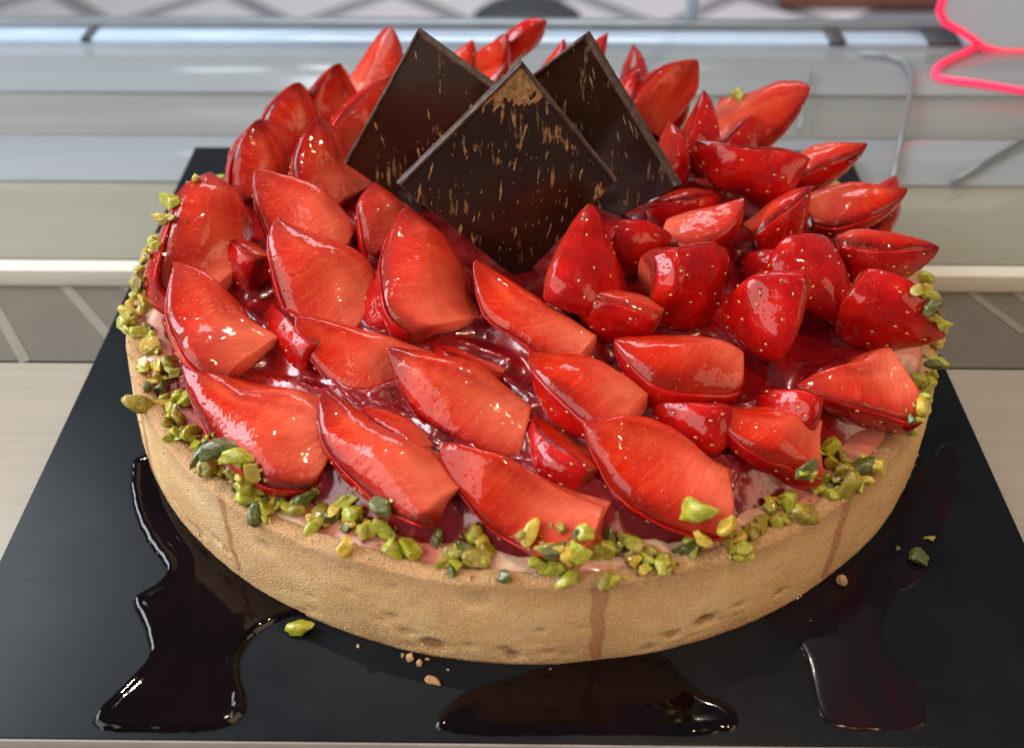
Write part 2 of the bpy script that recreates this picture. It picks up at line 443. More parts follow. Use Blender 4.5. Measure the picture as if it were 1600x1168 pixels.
# acrylic sign with pink edges
sign = tag(ob('acrylic_sign', None, None, (0, 0, 0)), 'clear acrylic sign with glowing hot pink edges at the upper right corner', 'sign')
ys = rowY(80, ZB)+.4
def on_plane_y(px, py, y):
    d = FW+RT*(px-800)/FPX-UP*(py-584)/FPX; return CAM+d*((y-CAM[1])/d[1])
outl = [(1700, 82), (1560, 80), (1534, 72), (1520, 60), (1497, 46), (1476, 34), (1468, 18), (1476, -10), (1482, -60), (1500, -110), (1700, -110)]
P = [on_plane_y(x, y, ys) for x, y in outl]
zmin = min(p[2] for p in P)
for p in P: p[2] += (ZB+.22-zmin)*0 
V = [p+np.array([0, -.10, 0]) for p in P]+[p+np.array([0, .10, 0]) for p in P]; n = len(P)
F = [tuple(range(n)), tuple(range(2*n-1, n-1, -1))]
ob('pane', mesh('pane', V, F+[(i, (i+1) % n, n+(i+1) % n, n+i) for i in range(n)], [ACRYL], False), sign)
tube('edge', P[:-1], .22, PINK, sign)
P2 = [ray(x, y, ZB+.16) for x, y in ((1522, 76), (1500, 86), (1474, 98), (1462, 108), (1461, 118), (1472, 124), (1530, 131), (1620, 146), (1700, 160))]
tube('edge_reflection', P2, .17, PINK, sign)  # sign edge mirrored in the counter glass, modelled as a pink tube

# ------------------------------------------------------------------ board
board = bm_obj('cake_board', box_bm(-15, 15, -15, 15, -.5, 0, .05), BOARD)
bm_obj('edge_band', box_bm(-14.9, 14.9, -15.05, -15.005, -.47, -.03, .01), plain('board_edge', (.30, .27, .25), .5), board)
tag(board, 'square black cake board under the strawberry tart', 'board')

# ------------------------------------------------------------------ tart
TC = np.array([0.41, 0.90, 0]); RT0, RT1, TH = 13.62, 13.40, 3.05
tart = tag(ob('strawberry_tart', None, None, TC), 'round shortcrust tart shell with cream filling and red glaze', 'tart')
pits = [(rng.uniform(0, 2*math.pi), rng.uniform(.15, 1.1) if rng.random() < .7 else rng.uniform(1.2, 3.0), rng.uniform(.05, .15), rng.uniform(.03, .09)) for _ in range(190)]
pits += [(R_(a), z, w, d) for a, z, w, d in ((259, .50, .24, .14), (268, .40, .15, .12), (264, 2.45, .30, .05), (290, .85, .20, .14), (286, .6, .16, .10), (238, 2.2, .2, .07), (229, 1.0, .13, .12), (225, .6, .16, .10), (300, .8, .14, .1))]
PA = np.array(pits)
prof = []
for k in range(34): prof.append((RT0+(RT1-RT0)*(k/33)+.05*math.sin(math.pi*k/33), .02+(TH-.14)*(k/33), 1))
for k in range(1, 8): 
    a = math.pi*k/8; prof.append((RT1-.27+.27*math.cos(a), TH-.12+.14*math.sin(a), 1 if k < 5 else .6))
for k in range(6): prof.append((RT1-.55-.02*k, TH-.16-.25*k, .3))
prof = [(RT0-.5, .0, .2), (RT0-.12, .0, .5)]+prof
NA = 620; V = []; F = []; pit = []
for i, (r, z, w) in enumerate(prof):
    for k in range(NA):
        th = 2*math.pi*k/NA; c, s = math.cos(th), math.sin(th)
        p = (r*c, r*s, z)
        d = .05*fbm(p, .3, 2)+.010*fbm(p, 2.2, 2)+.012*noise.noise(Vector(p)*9)
        V.append([p, d, w])
Vn = np.array([v[0] for v in V]); dn = np.array([v[1] for v in V]); wn = np.array([v[2] for v in V])
thv = np.arctan2(Vn[:, 1], Vn[:, 0]); pv = np.zeros(len(Vn))
for a, z, w, d in PA:
    da = (thv-a+math.pi) % (2*math.pi)-math.pi
    q = ((da*RT1)/(w*1.5))**2+((Vn[:, 2]-z)/w)**2
    m_ = q < 6
    e = np.exp(-q[m_]**2.5)*(Vn[m_, 2] < TH-.3)
    dn[m_] -= d*e; pv[m_] = np.maximum(pv[m_], e*min(1, d/.15))
rad = np.hypot(Vn[:, 0], Vn[:, 1]); nr = 1+dn*wn/rad
zz = Vn[:, 2].copy()
top = zz > TH-.3
zj = np.array([.12*fbm((v[0], v[1], 9), .5, 3)+.035*noise.noise(Vector((v[0]*3.3, v[1]*3.3, 4))) for v in Vn])*np.clip((zz-(TH-1.2))/1.2, 0, 1)
Vn = np.c_[Vn[:, 0]*nr, Vn[:, 1]*nr, np.maximum(zz+zj, 0.0)]
Vn[:2*NA, 2] = .012
for i in range(len(prof)-1):
    for k in range(NA): F.append((i*NA+k, i*NA+(k+1) % NA, (i+1)*NA+(k+1) % NA, (i+1)*NA+k))
crust_me = mesh('crust', Vn, F, [CRUST]); attr(crust_me, 'pit', pv); ob('crust', crust_me, tart)
crust_bvh_data = (Vn+TC, F)
def crust_r(th, z):
    """outer radius of the finished crust"""
    p = (RT0+(RT1-RT0)*z/TH+.05*math.sin(math.pi*z/TH)); q = (p*math.cos(th), p*math.sin(th), z)
    return p+.05*fbm(q, .3, 2)+.010*fbm(q, 2.2, 2)
def polar(name, rmax, nr_, na, zf, mat):
    V = [(0, 0, zf(0, 0))]; F = []
    for i in range(1, nr_+1):
        r = rmax*i/nr_
        for k in range(na):
            a = 2*math.pi*k/na; V.append((r*math.cos(a), r*math.sin(a), zf(r*math.cos(a), r*math.sin(a))))
    for k in range(na): F.append((0, 1+k, 1+(k+1) % na))
    for i in range(nr_-1):
        for k in range(na): F.append((1+i*na+k, 1+(i+1)*na+k, 1+(i+1)*na+(k+1) % na, 1+i*na+(k+1) % na))
    return V, F
def cream_z(x, y):
    r = math.hypot(x, y); e = max(0, (r-12.4)/.6)
    return TH+.02+.16*fbm((x, y, 2), .55, 3)+.10*fbm((x, y, 6), 1.5, 2)-.20*e*e
V, F = polar('cream', 12.98, 60, 240, cream_z, CREAM)
ob('cream', mesh('cream', V, F, [CREAM]), tart)
cream_data = (np.array(V)+TC, F)
V = []; F = []; cr = random.Random(5)
for k in range(520):
    a = cr.uniform(0, 2*math.pi); sz = cr.uniform(.02, .065)
    if cr.random() < .6: r = RT1-cr.uniform(.02, .5); z = TH+.02+.12*fbm((r*math.cos(a), r*math.sin(a), 9), .5, 3)
    else: z = cr.uniform(.03, .5) if cr.random() < .6 else cr.uniform(.4, 2.8); r = crust_r(a, z)+.005
    c = Vector((r*math.cos(a), r*math.sin(a), z)); b0 = len(V)
    for _ in range(5): V.append(tuple(c+Vector((cr.gauss(0, 1), cr.gauss(0, 1), cr.gauss(0, 1))).normalized()*sz*cr.uniform(.6, 1.2)))
    F += [(b0, b0+1, b0+2), (b0, b0+2, b0+3), (b0, b0+3, b0+1), (b0+1, b0+3, b0+4), (b0+1, b0+4, b0+2), (b0+2, b0+4, b0+3)]
g = ob('crust_grains', mesh('crust_grains', V, F, [plain('crust_grain', (.66, .47, .25), .8)], False), tart); g['kind'] = 'stuff'

# ------------------------------------------------------------------ strawberries
def prof_r(t):
    return (max(0., 1-t**2.2))**.74*(.85+.15*min(1, t/.30)*(2-min(1, t/.30)))
def build_wedge(L, R, a, seed, bend, flesh_mat):
    bulge = .15+.08*math.sin(seed*2.3); plump = .035+.035*math.sin(seed*1.7)
    off = Vector((seed*3.7, seed*1.3, seed*2.1))
    def warp(p):
        q = Vector(p)*.42+off*1.7; n1 = [noise.noise(q), noise.noise(q+Vector((17.3, 5.1, 9.7))), noise.noise(q+Vector((3.9, 31.2, 21.4)))]
        return p+np.array(n1)*.26*R*min(1, (L-min(L, p[1]))/L+.35)
    ts = [0, .012, .035, .07]+[.07+.915*(1-(1-k/26)**1.35) for k in range(1, 27)]
    nf, na = 9, 15
    loop = [(u/nf, -a/2) for u in range(nf)]+[(1, -a/2+a*k/na) for k in range(na+1)]+[(u/nf, a/2) for u in range(nf-1, 0, -1)]
    V = []; RA = []; AX = []; n = len(loop)
    for i, t in enumerate(ts):
        rr = R*prof_r(t)*(.86, .93, .975, .995)[i] if i < 4 else R*prof_r(t)
        ring = np.array([[rr*u*math.cos(g), 0, rr*u*math.sin(g)] for u, g in loop])
        for _ in range(4): ring = .5*ring+.25*(np.roll(ring, 1, 0)+np.roll(ring, -1, 0))
        for j, (u, g) in enumerate(loop):
            p = ring[j]; y = t*L+(0 if i else .0)
            q = Vector((p[0], y, p[2]))+off
            dz = .12*R*noise.noise(q*.55)*(1-t)+.03*noise.noise(q*2.2)
            nx = -math.sin(g)*np.sign(g if abs(g) > 1e-6 else 1)
            sgn = 1 if g > 0 else -1
            nrm = np.array([math.cos(g), 0, math.sin(g)]) if u >= 1 else np.array([-math.sin(g)*sgn, 0, math.cos(g)*sgn])
            hollow = (plump*R*math.sin(math.pi*u)*math.sin(math.pi*min(1, .12+t*.85))-.07*R*math.exp(-((u-.2)/.13)**2)*math.exp(-((t-.42)/.2)**2)*(seed % 3 == 0)) if u < 1 else 0
            p = p+nrm*(dz+hollow)
            p = p-np.array([1, 0, 0])*(1-u)*R*bulge*math.sin(math.pi*t**.9)
            p = warp(np.array([p[0]+bend*R*t*t, y, p[2]]))
            V.append([p[0], p[1], p[2]]); RA.append(u); AX.append(t)
    F = []
    for i in range(len(ts)-1):
        for j in range(n): F.append((i*n+j, (i+1)*n+j, (i+1)*n+(j+1) % n, i*n+(j+1) % n))
    c0 = len(V); V.append([np.mean([v[0] for v in V[:n]]), .06, 0]); RA.append(.35); AX.append(0)
    c1 = len(V); lr = V[(len(ts)-1)*n:(len(ts))*n]; V.append([np.mean([v[0] for v in lr]), L*.992, 0]); RA.append(.9); AX.append(1)
    for j in range(n):
        F.append((c0, j, (j+1) % n)); k = (len(ts)-1)*n; F.append((c1, k+(j+1) % n, k+j))
    fm = mesh('flesh', V, F, [flesh_mat]); attr(fm, 'rad', RA); attr(fm, 'ax', AX)
    # skin: a thin closed layer over the rounded outside
    nt2, na2 = 42, max(14, int(30*a/1.6)); rnd = random.Random(seed)
    seeds = []
    rows = 6
    for i in range(rows):
        t = .08+.86*(i+.5)/rows; rr = R*prof_r(t); m_ = max(1, int(rr*a/.72))
        for k in range(m_):
            g = -a/2+a*((k+.5+.5*(i % 2)+rnd.uniform(-.35, .35)) % m_)/m_
            if abs(g) < a/2-.12 and rnd.random() < .72: seeds.append((t+rnd.uniform(-.035, .035), g))
    def surf(t, g, o):
        rr = R*prof_r(t); y = t*L
        q = Vector((rr*math.cos(g), y, rr*math.sin(g)))+off
        rr += .12*R*noise.noise(q*.55)*(1-t)+.03*noise.noise(q*2.2)+o
        e0 = .04*math.exp(-t/.025)
        return warp(np.array([(rr-e0)*math.cos(g)+bend*R*t*t, y, (rr-e0)*math.sin(g)]))
    S = np.array(seeds) if seeds else np.zeros((0, 2))
    Vo, Vi = [], []
    aa = a-.20
    for i in range(nt2+1):
        t = .012+(.985-.012)*(1-(1-i/nt2)**1.2)
        for j in range(na2+1):
            g = -aa/2+aa*j/na2; rr = R*prof_r(t)
            e = min(j, na2-j)/na2*aa*max(rr, .2); e2 = min(e, t*L, (1-t)*L*2+.05)
            o = -.025+.042*min(1, e2/.40)
            if len(S):
                d2 = ((S[:, 0]-t)*L)**2+((S[:, 1]-g)*rr)**2
                o -= .030*math.exp(-float(d2.min())/.009)
            Vo.append(surf(t, g, o)); Vi.append(surf(t, g, -.10))
    m = na2+1; N0 = len(Vo); SV = Vo+Vi; SF = []
    for i in range(nt2):
        for j in range(na2):
            q = (i*m+j, (i+1)*m+j, (i+1)*m+j+1, i*m+j+1); SF.append(q); SF.append(tuple(N0+x for x in q[::-1]))
    bl = [j for j in range(m)]+[i*m+na2 for i in range(1, nt2+1)]+[nt2*m+j for j in range(na2-1, -1, -1)]+[i*m for i in range(nt2-1, 0, -1)]
    for k in range(len(bl)):
        x, y = bl[k], bl[(k+1) % len(bl)]; SF.append((x, y, N0+y, N0+x))
    sm = mesh('skin', SV, SF, [SKIN])
    # seeds
    KV, KF = [], []
    for t, g in seeds:
        c = surf(t, g, .022); e1 = surf(t+.01, g, .022)-c; e1 /= np.linalg.norm(e1)
        nn = np.array([math.cos(g), .0, math.sin(g)]); nn -= e1*np.dot(nn, e1); nn /= np.linalg.norm(nn); e2 = np.cross(e1, nn)
        b0 = len(KV)
        for z in (-.5, .5):
            for k in range(6):
                an = math.pi*k/3; KV.append(c+e1*.058*math.cos(an)+e2*.034*math.sin(an)+nn*.022*z)
        KV.append(c+nn*.024)
        for k in range(6):
            KF.append((b0+k, b0+(k+1) % 6, b0+6+(k+1) % 6, b0+6+k)); KF.append((b0+6+k, b0+6+(k+1) % 6, b0+12))
    km = mesh('seeds', KV, KF, [SEED]) if KV else None
    return fm, sm, km
berry_tris = []
def berry(i, tip, base, R, alpha, beta, ang, label, bend=0.0, tint=0):
    T = ray(tip[0], tip[1], tip[2]-.35); B = ray(base[0], base[1], base[2]-.4)
    ax = T-B; L = float(np.linalg.norm(ax)); ax /= L
    mid = (T+B)/2; fw = mid-CAM; fw /= np.linalg.norm(fw)
    rt = np.cross(fw, UP); rt /= np.linalg.norm(rt); up = np.cross(rt, fw)
    al, be = R_(alpha), R_(beta)
    s = math.cos(be)*(math.cos(al)*rt+math.sin(al)*up)+math.sin(be)*fw
    s -= ax*np.dot(s, ax); s /= np.linalg.norm(s); zz = np.cross(s, ax)
    R *= 1.24 if i in (6, 7, 9, 13, 14, 15, 16, 23) else 1.14 if i in (8, 10, 11, 12) else 1.09 if i > 5 else 1.05
    fm, sm, km = build_wedge(L, R, R_(ang), i+1, bend, FLESH[tint])
    o = ob('strawberry_wedge', None)
    Mx = Matrix.Identity(4)
    for r in range(3):
        Mx[r][0] = s[r]; Mx[r][1] = ax[r]; Mx[r][2] = zz[r]; Mx[r][3] = B[r]*U
    o.matrix_world = Mx
    tag(o, label, 'strawberry', 'glazed strawberry wedges on the tart')
    ob('flesh', fm, o); ob('skin', sm, o)
    if km: k = ob('seeds', km, o); k['kind'] = 'stuff'
    for me in (fm, sm):
        vs = [Mx @ v.co for v in me.vertices]
        berry_tris.append((np.array(vs)/U, [tuple(p.vertices) for p in me.polygons]))
    return o
# (tip x,y,z) (base x,y,z) radius, direction of the skin side in the picture, towards(-)/away(+), wedge angle
W = [
 # front row
 ((284, 570, 5.0), (522, 662, 4.9), 2.25, -105, 45, 119, 'large wide strawberry wedge at front left, cut face to camera, tip at left', 0, 0),
 ((505, 608, 5.3), (722, 742, 4.9), 2.0, -125, 40, 116, 'front strawberry wedge leaning steeply, second from the left in the front row', 0, 0),
 ((684, 694, 5.2), (946, 790, 4.8), 1.95, -105, 45, 114, 'low front strawberry wedge with blunt squared right end above the pistachios', 0, 1),
 ((906, 660, 5.4), (1160, 728, 4.9), 2.4, -112, 35, 114, 'largest bright front strawberry wedge right of centre with dark skin on its left edge', 0, 1),
 ((1116, 630, 5.3), (1292, 660, 4.9), 2.05, -115, 20, 120, 'orange front strawberry wedge between the largest wedge and the pale-ended one', 0, 1),
 ((1246, 604, 4.9), (1418, 556, 5.3), 2.0, -120, 5, 130, 'strawberry chunk at the right rim with a pale cut end facing right', 0, 2),
 # second row
 ((464, 492, 5.6), (662, 560, 5.2), 1.75, -112, 42, 116, 'dark orange strawberry wedge behind the front row, left of centre, tip at left', 0, 1),
 ((608, 548, 5.7), (838, 622, 5.2), 1.75, -105, 42, 116, 'rounded strawberry wedge in the middle of the second row with pale base', 0, 0),
 ((824, 552, 5.6), (1012, 618, 5.3), 1.75, -130, 5, 120, 'strawberry wedge with seeded skin down its left side, centre of the second row', 0, 1),
 ((742, 402, 6.6), (945, 535, 5.4), 1.45, -125, 35, 114, 'long slender orange strawberry wedge just below the front chocolate square', 0, 1),
 ((874, 438, 6.0), (1036, 492, 5.5), 1.35, -110, -20, 130, 'small strawberry wedge with seeded red skin facing front, under the upright one', 0, 1),
 ((962, 524, 5.8), (1152, 560, 5.3), 1.85, -112, 8, 130, 'plump strawberry half with seeded skin at its left end, right of centre', 0, 1),
 ((1214, 562, 5.2), (1222, 478, 5.7), 1.55, 180, -30, 190, 'round strawberry end pointing straight at the camera, surrounded by purple glaze', 0, 1),
 # left side
 ((268, 405, 6.4), (432, 532, 4.9), 1.95, -150, 35, 119, 'left rim strawberry wedge with white window sheen on its left edge', 0, 2),
 ((326, 268, 6.9), (402, 430, 4.9), 2.45, -160, 35, 124, 'tall pale red strawberry wedge on the left rim, behind the sheen-edged wedge', 0, 2),
 ((434, 338, 6.8), (600, 462, 5.3), 2.05, -145, 35, 119, 'broad pink strawberry wedge left of centre in the inner ring', 0, 2),
 ((400, 258, 6.8), (560, 358, 5.3), 1.90, -140, 35, 119, 'half hidden strawberry wedge directly behind the broad pink one', 0, 2),
 ((492, 182, 7.4), (562, 304, 5.2), 1.95, -165, 40, 144, 'upright strawberry wedge left of the left chocolate square, tip rounded', 0, 0),
 ((402, 186, 7.0), (442, 284, 4.9), 2.1, -170, 45, 139, 'dark strawberry wedge on the back left rim in front of the slim one', 0, 0),
 ((464, 130, 7.0), (482, 238, 4.7), 1.7, -170, 42, 144, 'slim pointed strawberry wedge on the back left rim', 0, 0),
 ((526, 100, 7.2), (552, 206, 4.7), 1.85, -165, 42, 144, 'pointed strawberry wedge at back left with blue sheen on its left shoulder', 0, 0),
 ((608, 42, 7.6), (560, 168, 4.7), 1.7, 0, 40, 144, 'tall strawberry tip standing beside the top of the left chocolate square', 0, 2),
 ((612, 120, 7.2), (548, 250, 5.2), 1.25, 150, 30, 124, 'thin strawberry wedge tucked against the left edge of the left chocolate square', 0, 2),
 ((640, 322, 6.8), (762, 488, 5.3), 2.2, -155, 30, 124, 'large pink strawberry wedge touching the lower left edge of the front chocolate square', 0, 2),
 ((586, 282, 6.6), (640, 372, 5.3), 1.7, -170, 42, 134, 'pale strawberry piece below the lower edge of the left chocolate square', 0, 2),
 # centre and right
 ((924, 320, 7.6), (880, 480, 5.2), 1.45, -15, -40, 150, 'upright strawberry with seeded skin standing before the chocolate squares', 0, 2),
 ((1050, 366, 6.2), (955, 384, 5.8), 1.05, -90, -40, 200, 'small smooth orange strawberry end right of the upright strawberry', 0, 1),
 ((1140, 400, 6.3), (1012, 428, 5.8), 1.8, -80, -55, 130, 'strawberry wedge with flat seeded skin and orange right edge, right of centre', 0, 0),
 ((1162, 310, 6.8), (1050, 346, 5.9), 1.6, -60, 5, 125, 'strawberry wedge with pale top cut, below the large dark skinned one', 0, 2),
 ((1270, 290, 6.8), (1160, 340, 5.7), 1.75, -50, -10, 130, 'strawberry wedge with glazed streak over its tip in the right half', 0, 0),
 ((1292, 368, 6.4), (1238, 450, 4.9), 1.75, -50, -55, 150, 'seeded strawberry piece with a small pointed peak, right side', 0, 1),
 ((1082, 216, 7.0), (1245, 268, 6.0), 1.75, -95, -50, 120, 'large dark red strawberry right of the right chocolate square', 0, 0),
 ((1420, 290, 6.0), (1268, 302, 5.4), 1.65, -85, 15, 125, 'long strawberry wedge pointing right with flat orange cut on top', 0, 0),
 ((1466, 392, 5.6), (1312, 372, 5.4), 1.75, -90, -20, 130, 'dark strawberry pointing right at the right rim, above the purple pool', 0, 0),
 ((1476, 526, 4.9), (1340, 462, 5.3), 1.55, -120, -55, 150, 'seeded strawberry pointing down right over the right rim', 0, 0),
 ((1356, 222, 6.2), (1226, 252, 5.3), 1.20, -85, -10, 105, 'flat strawberry wedge with upturned tip at the back right', 0, 0),
 ((1264, 140, 6.9), (1108, 176, 5.6), 1.75, -70, 45, 134, 'strawberry wedge with broad cut face and hooked tip at back right', 0, 2),
 ((1092, 94, 7.6), (1030, 210, 5.2), 1.65, 150, 45, 144, 'broad pale strawberry wedge behind the right chocolate square', 0, 2),
 ((1096, 140, 7.4), (1046, 260, 5.4), 1.30, -30, -30, 140, 'red strawberry standing between the right chocolate square and the hooked tip wedge', 0, 0),
 ((1000, 106, 7.3), (984, 210, 5.0), 1.10, 180, -10, 130, 'narrow strawberry tip peeking over the upper right edge of right chocolate square', 0, 0),
 ((950, 50, 7.4), (930, 160, 4.9), 1.05, 180, 0, 120, 'thin strawberry tip just right of the top corner of the right chocolate square', 0, 1),
 ((1046, 190, 6.8), (1020, 290, 5.4), 1.15, -20, -20, 110, 'small orange strawberry sliver against the right edge of the right chocolate square', 0, 1),
 # back
 ((794, 58, 7.2), (700, 120, 5.2), 1.55, -60, 45, 129, 'strawberry wedge leaning right between the left chocolate square and the back tips', 0, 1),
 ((792, 96, 7.0), (720, 150, 5.2), 1.15, -60, -10, 110, 'lower strawberry wedge between the left and front chocolate squares', 0, 0),
 ((854, 34, 7.4), (790, 120, 4.9), 1.30, 150, 30, 154, 'rearmost strawberry tip, highest of all behind the chocolate squares', 0, 2),
 ((878, 62, 7.2), (820, 140, 5.0), 1.20, -40, 5, 120, 'orange strawberry wedge between the front and right chocolate squares', 0, 1),
 # lower layer, showing between the others
 ((830, 640, 4.6), (960, 730, 4.3), 1.5, -100, -20, 140, 'deep red strawberry half sunk in glaze behind the front row', 0, 0),
 ((1010, 640, 4.5), (1130, 650, 4.4), 1.4, -90, -40, 150, 'dark strawberry mostly buried in glaze right of centre', 0, 0),
 ((430, 470, 4.7), (540, 545, 4.5), 1.5, -130, -10, 150, 'sunken red strawberry between the sheen edged wedge and the dark orange wedge', 0, 0),
 ((600, 430, 5.0), (660, 520, 4.7), 1.4, -150, 0, 150, 'sunken strawberry left of the large pink wedge under the front chocolate', 0, 0),
 ((680, 530, 4.8), (800, 570, 4.7), 1.3, -110, -10, 150, 'sunken strawberry behind the rounded second row wedge', 0, 0),
 ((560, 630, 4.7), (690, 690, 4.5), 1.4, -110, 0, 150, 'sunken strawberry between the second front wedge and rounded second row wedge', 0, 0),
 ((1080, 470, 5.0), (1190, 500, 4.8), 1.3, -90, -30, 160, 'sunken strawberry left of the round end pointing at the camera', 0, 0),
 ((1160, 400, 5.4), (1240, 420, 5.1), 1.3, -90, -30, 160, 'sunken strawberry left of the seeded piece with the pointed peak', 0, 0),
 ((1180, 610, 4.7), (1270, 640, 4.5), 1.3, -90, -30, 160, 'sunken strawberry behind the orange front right wedge', 0, 0),
 ((1010, 320, 5.8), (1080, 300, 5.4), 1.2, -90, -20, 160, 'sunken strawberry below the lower edge of the right chocolate square', 0, 0),
 ((350, 360, 5.2), (440, 420, 4.8), 1.4, -130, 0, 150, 'sunken strawberry between the tall pale red wedge and the broad pink wedge', 0, 0),
 ((450, 300, 5.4), (540, 340, 5.0), 1.3, -130, 0, 150, 'sunken strawberry before the half hidden wedge at left', 0, 0),
 ((1180, 180, 6.0), (1100, 230, 5.2), 1.5, -60, -20, 150, 'red strawberry in the gap below the hooked tip wedge', 0, 0),
 ((1400, 270, 5.2), (1330, 330, 4.6), 1.4, -60, -10, 150, 'strawberry base behind the long wedge pointing right', 0, 0),
 ((740, 64, 6.6), (660, 150, 4.6), 1.4, -60, 20, 140, 'strawberry partly hidden behind the left chocolate square', 0, 1),
 ((990, 70, 6.2), (950, 170, 4.6), 1.3, 0, 0, 140, 'strawberry low behind the right chocolate square', 0, 0),
 ((1040, 110, 6.6), (1010, 180, 4.6), 1.4, 0, 10, 140, 'back rim strawberry behind the broad pale wedge', 0, 0),
]
for i, w in enumerate(W): berry(i, *w[:6], w[6], w[7], w[8])

# ------------------------------------------------------------------ chocolate squares
def plate(label, C, w, pix, seed):
    w = np.array(w); th = np.linalg.norm(w); k = w/th
    K = np.array([[0, -k[2], k[1]], [k[2], 0, -k[0]], [-k[1], k[0], 0]])
    Rm = (np.eye(3)+math.sin(th)*K+(1-math.cos(th))*K@K)@np.array([[1, 0, 0], [0, .34, .94], [0, -.94, .34]]).T
    u, v, nn = Rm[:, 0], Rm[:, 1], Rm[:, 2]; C = np.array(C)
    q = []
    for px, py in pix:
        d = raydir(px, py); q.append(CAM+d*(np.dot(C-CAM, nn)/np.dot(d, nn)))
    if np.dot(nn, CAM-C) < 0: nn = -nn
    o = tag(ob('chocolate_square', None, None, q[2]), label, 'chocolate', 'dark chocolate squares in the tart'); q = [x-q[2] for x in q]
    r = random.Random(seed)
    # outline with slightly wavy hand cut edges
    out = []
    for e in range(4):
        a, b = q[e], q[(e+1) % 4]; d = (b-a)/np.linalg.norm(b-a); s = np.cross(nn, d)
        for k in range(16):
            f = k/16; out.append(a+(b-a)*f+s*.035*noise.noise(Vector((seed*5+e*3, f*6, 1)))*(1 if k else 0))
    cen = sum(out)/len(out); N = len(out); TK = .26
    V = []
    for lvl, ins in ((0, .03), (-.03, 0), (-TK+.03, 0), (-TK, .03)):
        for p in out:
            dd = cen-p; V.append(p+dd/np.linalg.norm(dd)*ins+nn*lvl)
    F = [tuple(range(N))]+[tuple(range(4*N-1, 3*N-1, -1))]
    sides = []
    for l in range(3):
        for k in range(N): sides.append((l*N+k, (l+1)*N+k, (l+1)*N+(k+1) % N, l*N+(k+1) % N))
    me = mesh('slab', V, F+sides, [CHOC, CHOC_EDGE], False)
    for i in range(2, len(F)+len(sides)): me.polygons[i].material_index = 1
    bm = bmesh.new(); bm.from_mesh(me); bmesh.ops.recalc_face_normals(bm, faces=bm.faces); bm.to_mesh(me); bm.free()
    ob('slab', me, o)
    # thin raised lip along the two upper edges
    for e in (3, 0):
        a, b = q[e], q[(e+1) % 4]
        s = (cen-(a+b)/2); s /= np.linalg.norm(s)
        V = []; F = []
        n = 22
        for k in range(n+1):
            f = .01+.98*k/n; p = a+(b-a)*f; wd = .15+.04*noise.noise(Vector((seed+e, f*9, 3))); h = .075+.025*noise.noise(Vector((seed+e, f*13, 8)))
            V += [p+s*.02+nn*.0-nn*.01, p+s*.03+nn*h, p+s*(wd*.7)+nn*h, p+s*wd-nn*.01]
        for k in range(n):
            for j in range(3): F.append((k*4+j, k*4+j+1, (k+1)*4+j+1, (k+1)*4+j))
        F += [(0, 1, 2, 3), (n*4+3, n*4+2, n*4+1, n*4)]
        ob('rim', mesh('rim', V, F, [CHOC_EDGE]), o)
    # gold powder brushed on in upright strokes: thin raised flakes
    V = []; F = []
    vert = UP-nn*np.dot(UP, nn); vert /= np.linalg.norm(vert); hor = np.cross(vert, nn)
    E0, E1 = q[1]-q[0], q[3]-q[0]
    clus = [(r.random(), r.random()) for _ in range(9)]
    cnt = 0
    while cnt < 80:
        if r.random() < .62:
            c = r.choice(clus); a, b = c[0]+r.gauss(0, .09), c[1]+r.gauss(0, .09)
        else: a, b = r.random(), r.random()
        if not (.04 < a < .96 and .04 < b < .96): continue
        p = q[0]+E0*a+E1*b; big = r.random() < .30
        ln = r.uniform(.18, .62) if big else r.uniform(.02, .14); wd = r.uniform(.018, .060) if big else r.uniform(.008, .022)
        t = vert+hor*r.uniform(-.05, .22); t /= np.linalg.norm(t); m = 7; b0 = len(V); side = np.cross(t, nn)
        for k in range(m):
            f = k/(m-1); ww = wd*(math.sin(math.pi*min(.97, max(.03, f)))**.6)*r.uniform(.35, 1.1); o2 = r.uniform(-.012, .012)
            V += [p+t*ln*(f-.5)-side*(ww+o2)/1+nn*.004, p+t*ln*(f-.5)+side*(ww-o2)+nn*.012]
        for k in range(m-1): F.append((b0+2*k, b0+2*k+1, b0+2*k+3, b0+2*k+2))
        cnt += 1
    g = ob('gold_flecks', mesh('gold_flecks', V, F, [GOLD], False), o); g['kind'] = 'stuff'
    return o, q, nn, E0, E1
pl, q, nn, E0, E1 = plate('front dark chocolate square with gold tipped top corner, overlapping the other two', (-.12, -.76, 7.74), (.166, .059, .155), [(815, 95), (965, 280), (812, 440), (620, 287)], 1)
plate('left dark chocolate square, partly behind the front one, gold streaked', (-2.283, 2.254, 6.988), (.263, -.293, -.218), [(652, 47), (882, 215), (750, 397), (537, 255)], 2)
plate('right dark chocolate square, partly behind the front one, its face in shade', (1.926, 3.394, 6.515), (.319, -.076, -.625), [(915, 52), (1060, 290), (888, 382), (756, 174)], 3)
# gold dusted corner on the front square
V = []; n = 14
for a in range(n+1):
    for b in range(n+1):
        f, g = a/n*.30, b/n*.36; lim = 1.0+.35*noise.noise(Vector((a*.6, b*.6, 2)))
        h = .018 if (f/.30+g/.34) < lim else -.03
        V.append(q[0]+E0*(.012+f)+E1*(.012+g)+nn*(h+.02*noise.noise(Vector((a*.8, b*.8, 5)))*(h > 0)))
F = [(i*(n+1)+j, i*(n+1)+j+1, (i+1)*(n+1)+j+1, (i+1)*(n+1)+j) for i in range(n) for j in range(n)]
ob('gold_corner', mesh('gold_corner', V, F, [GOLD]), pl)

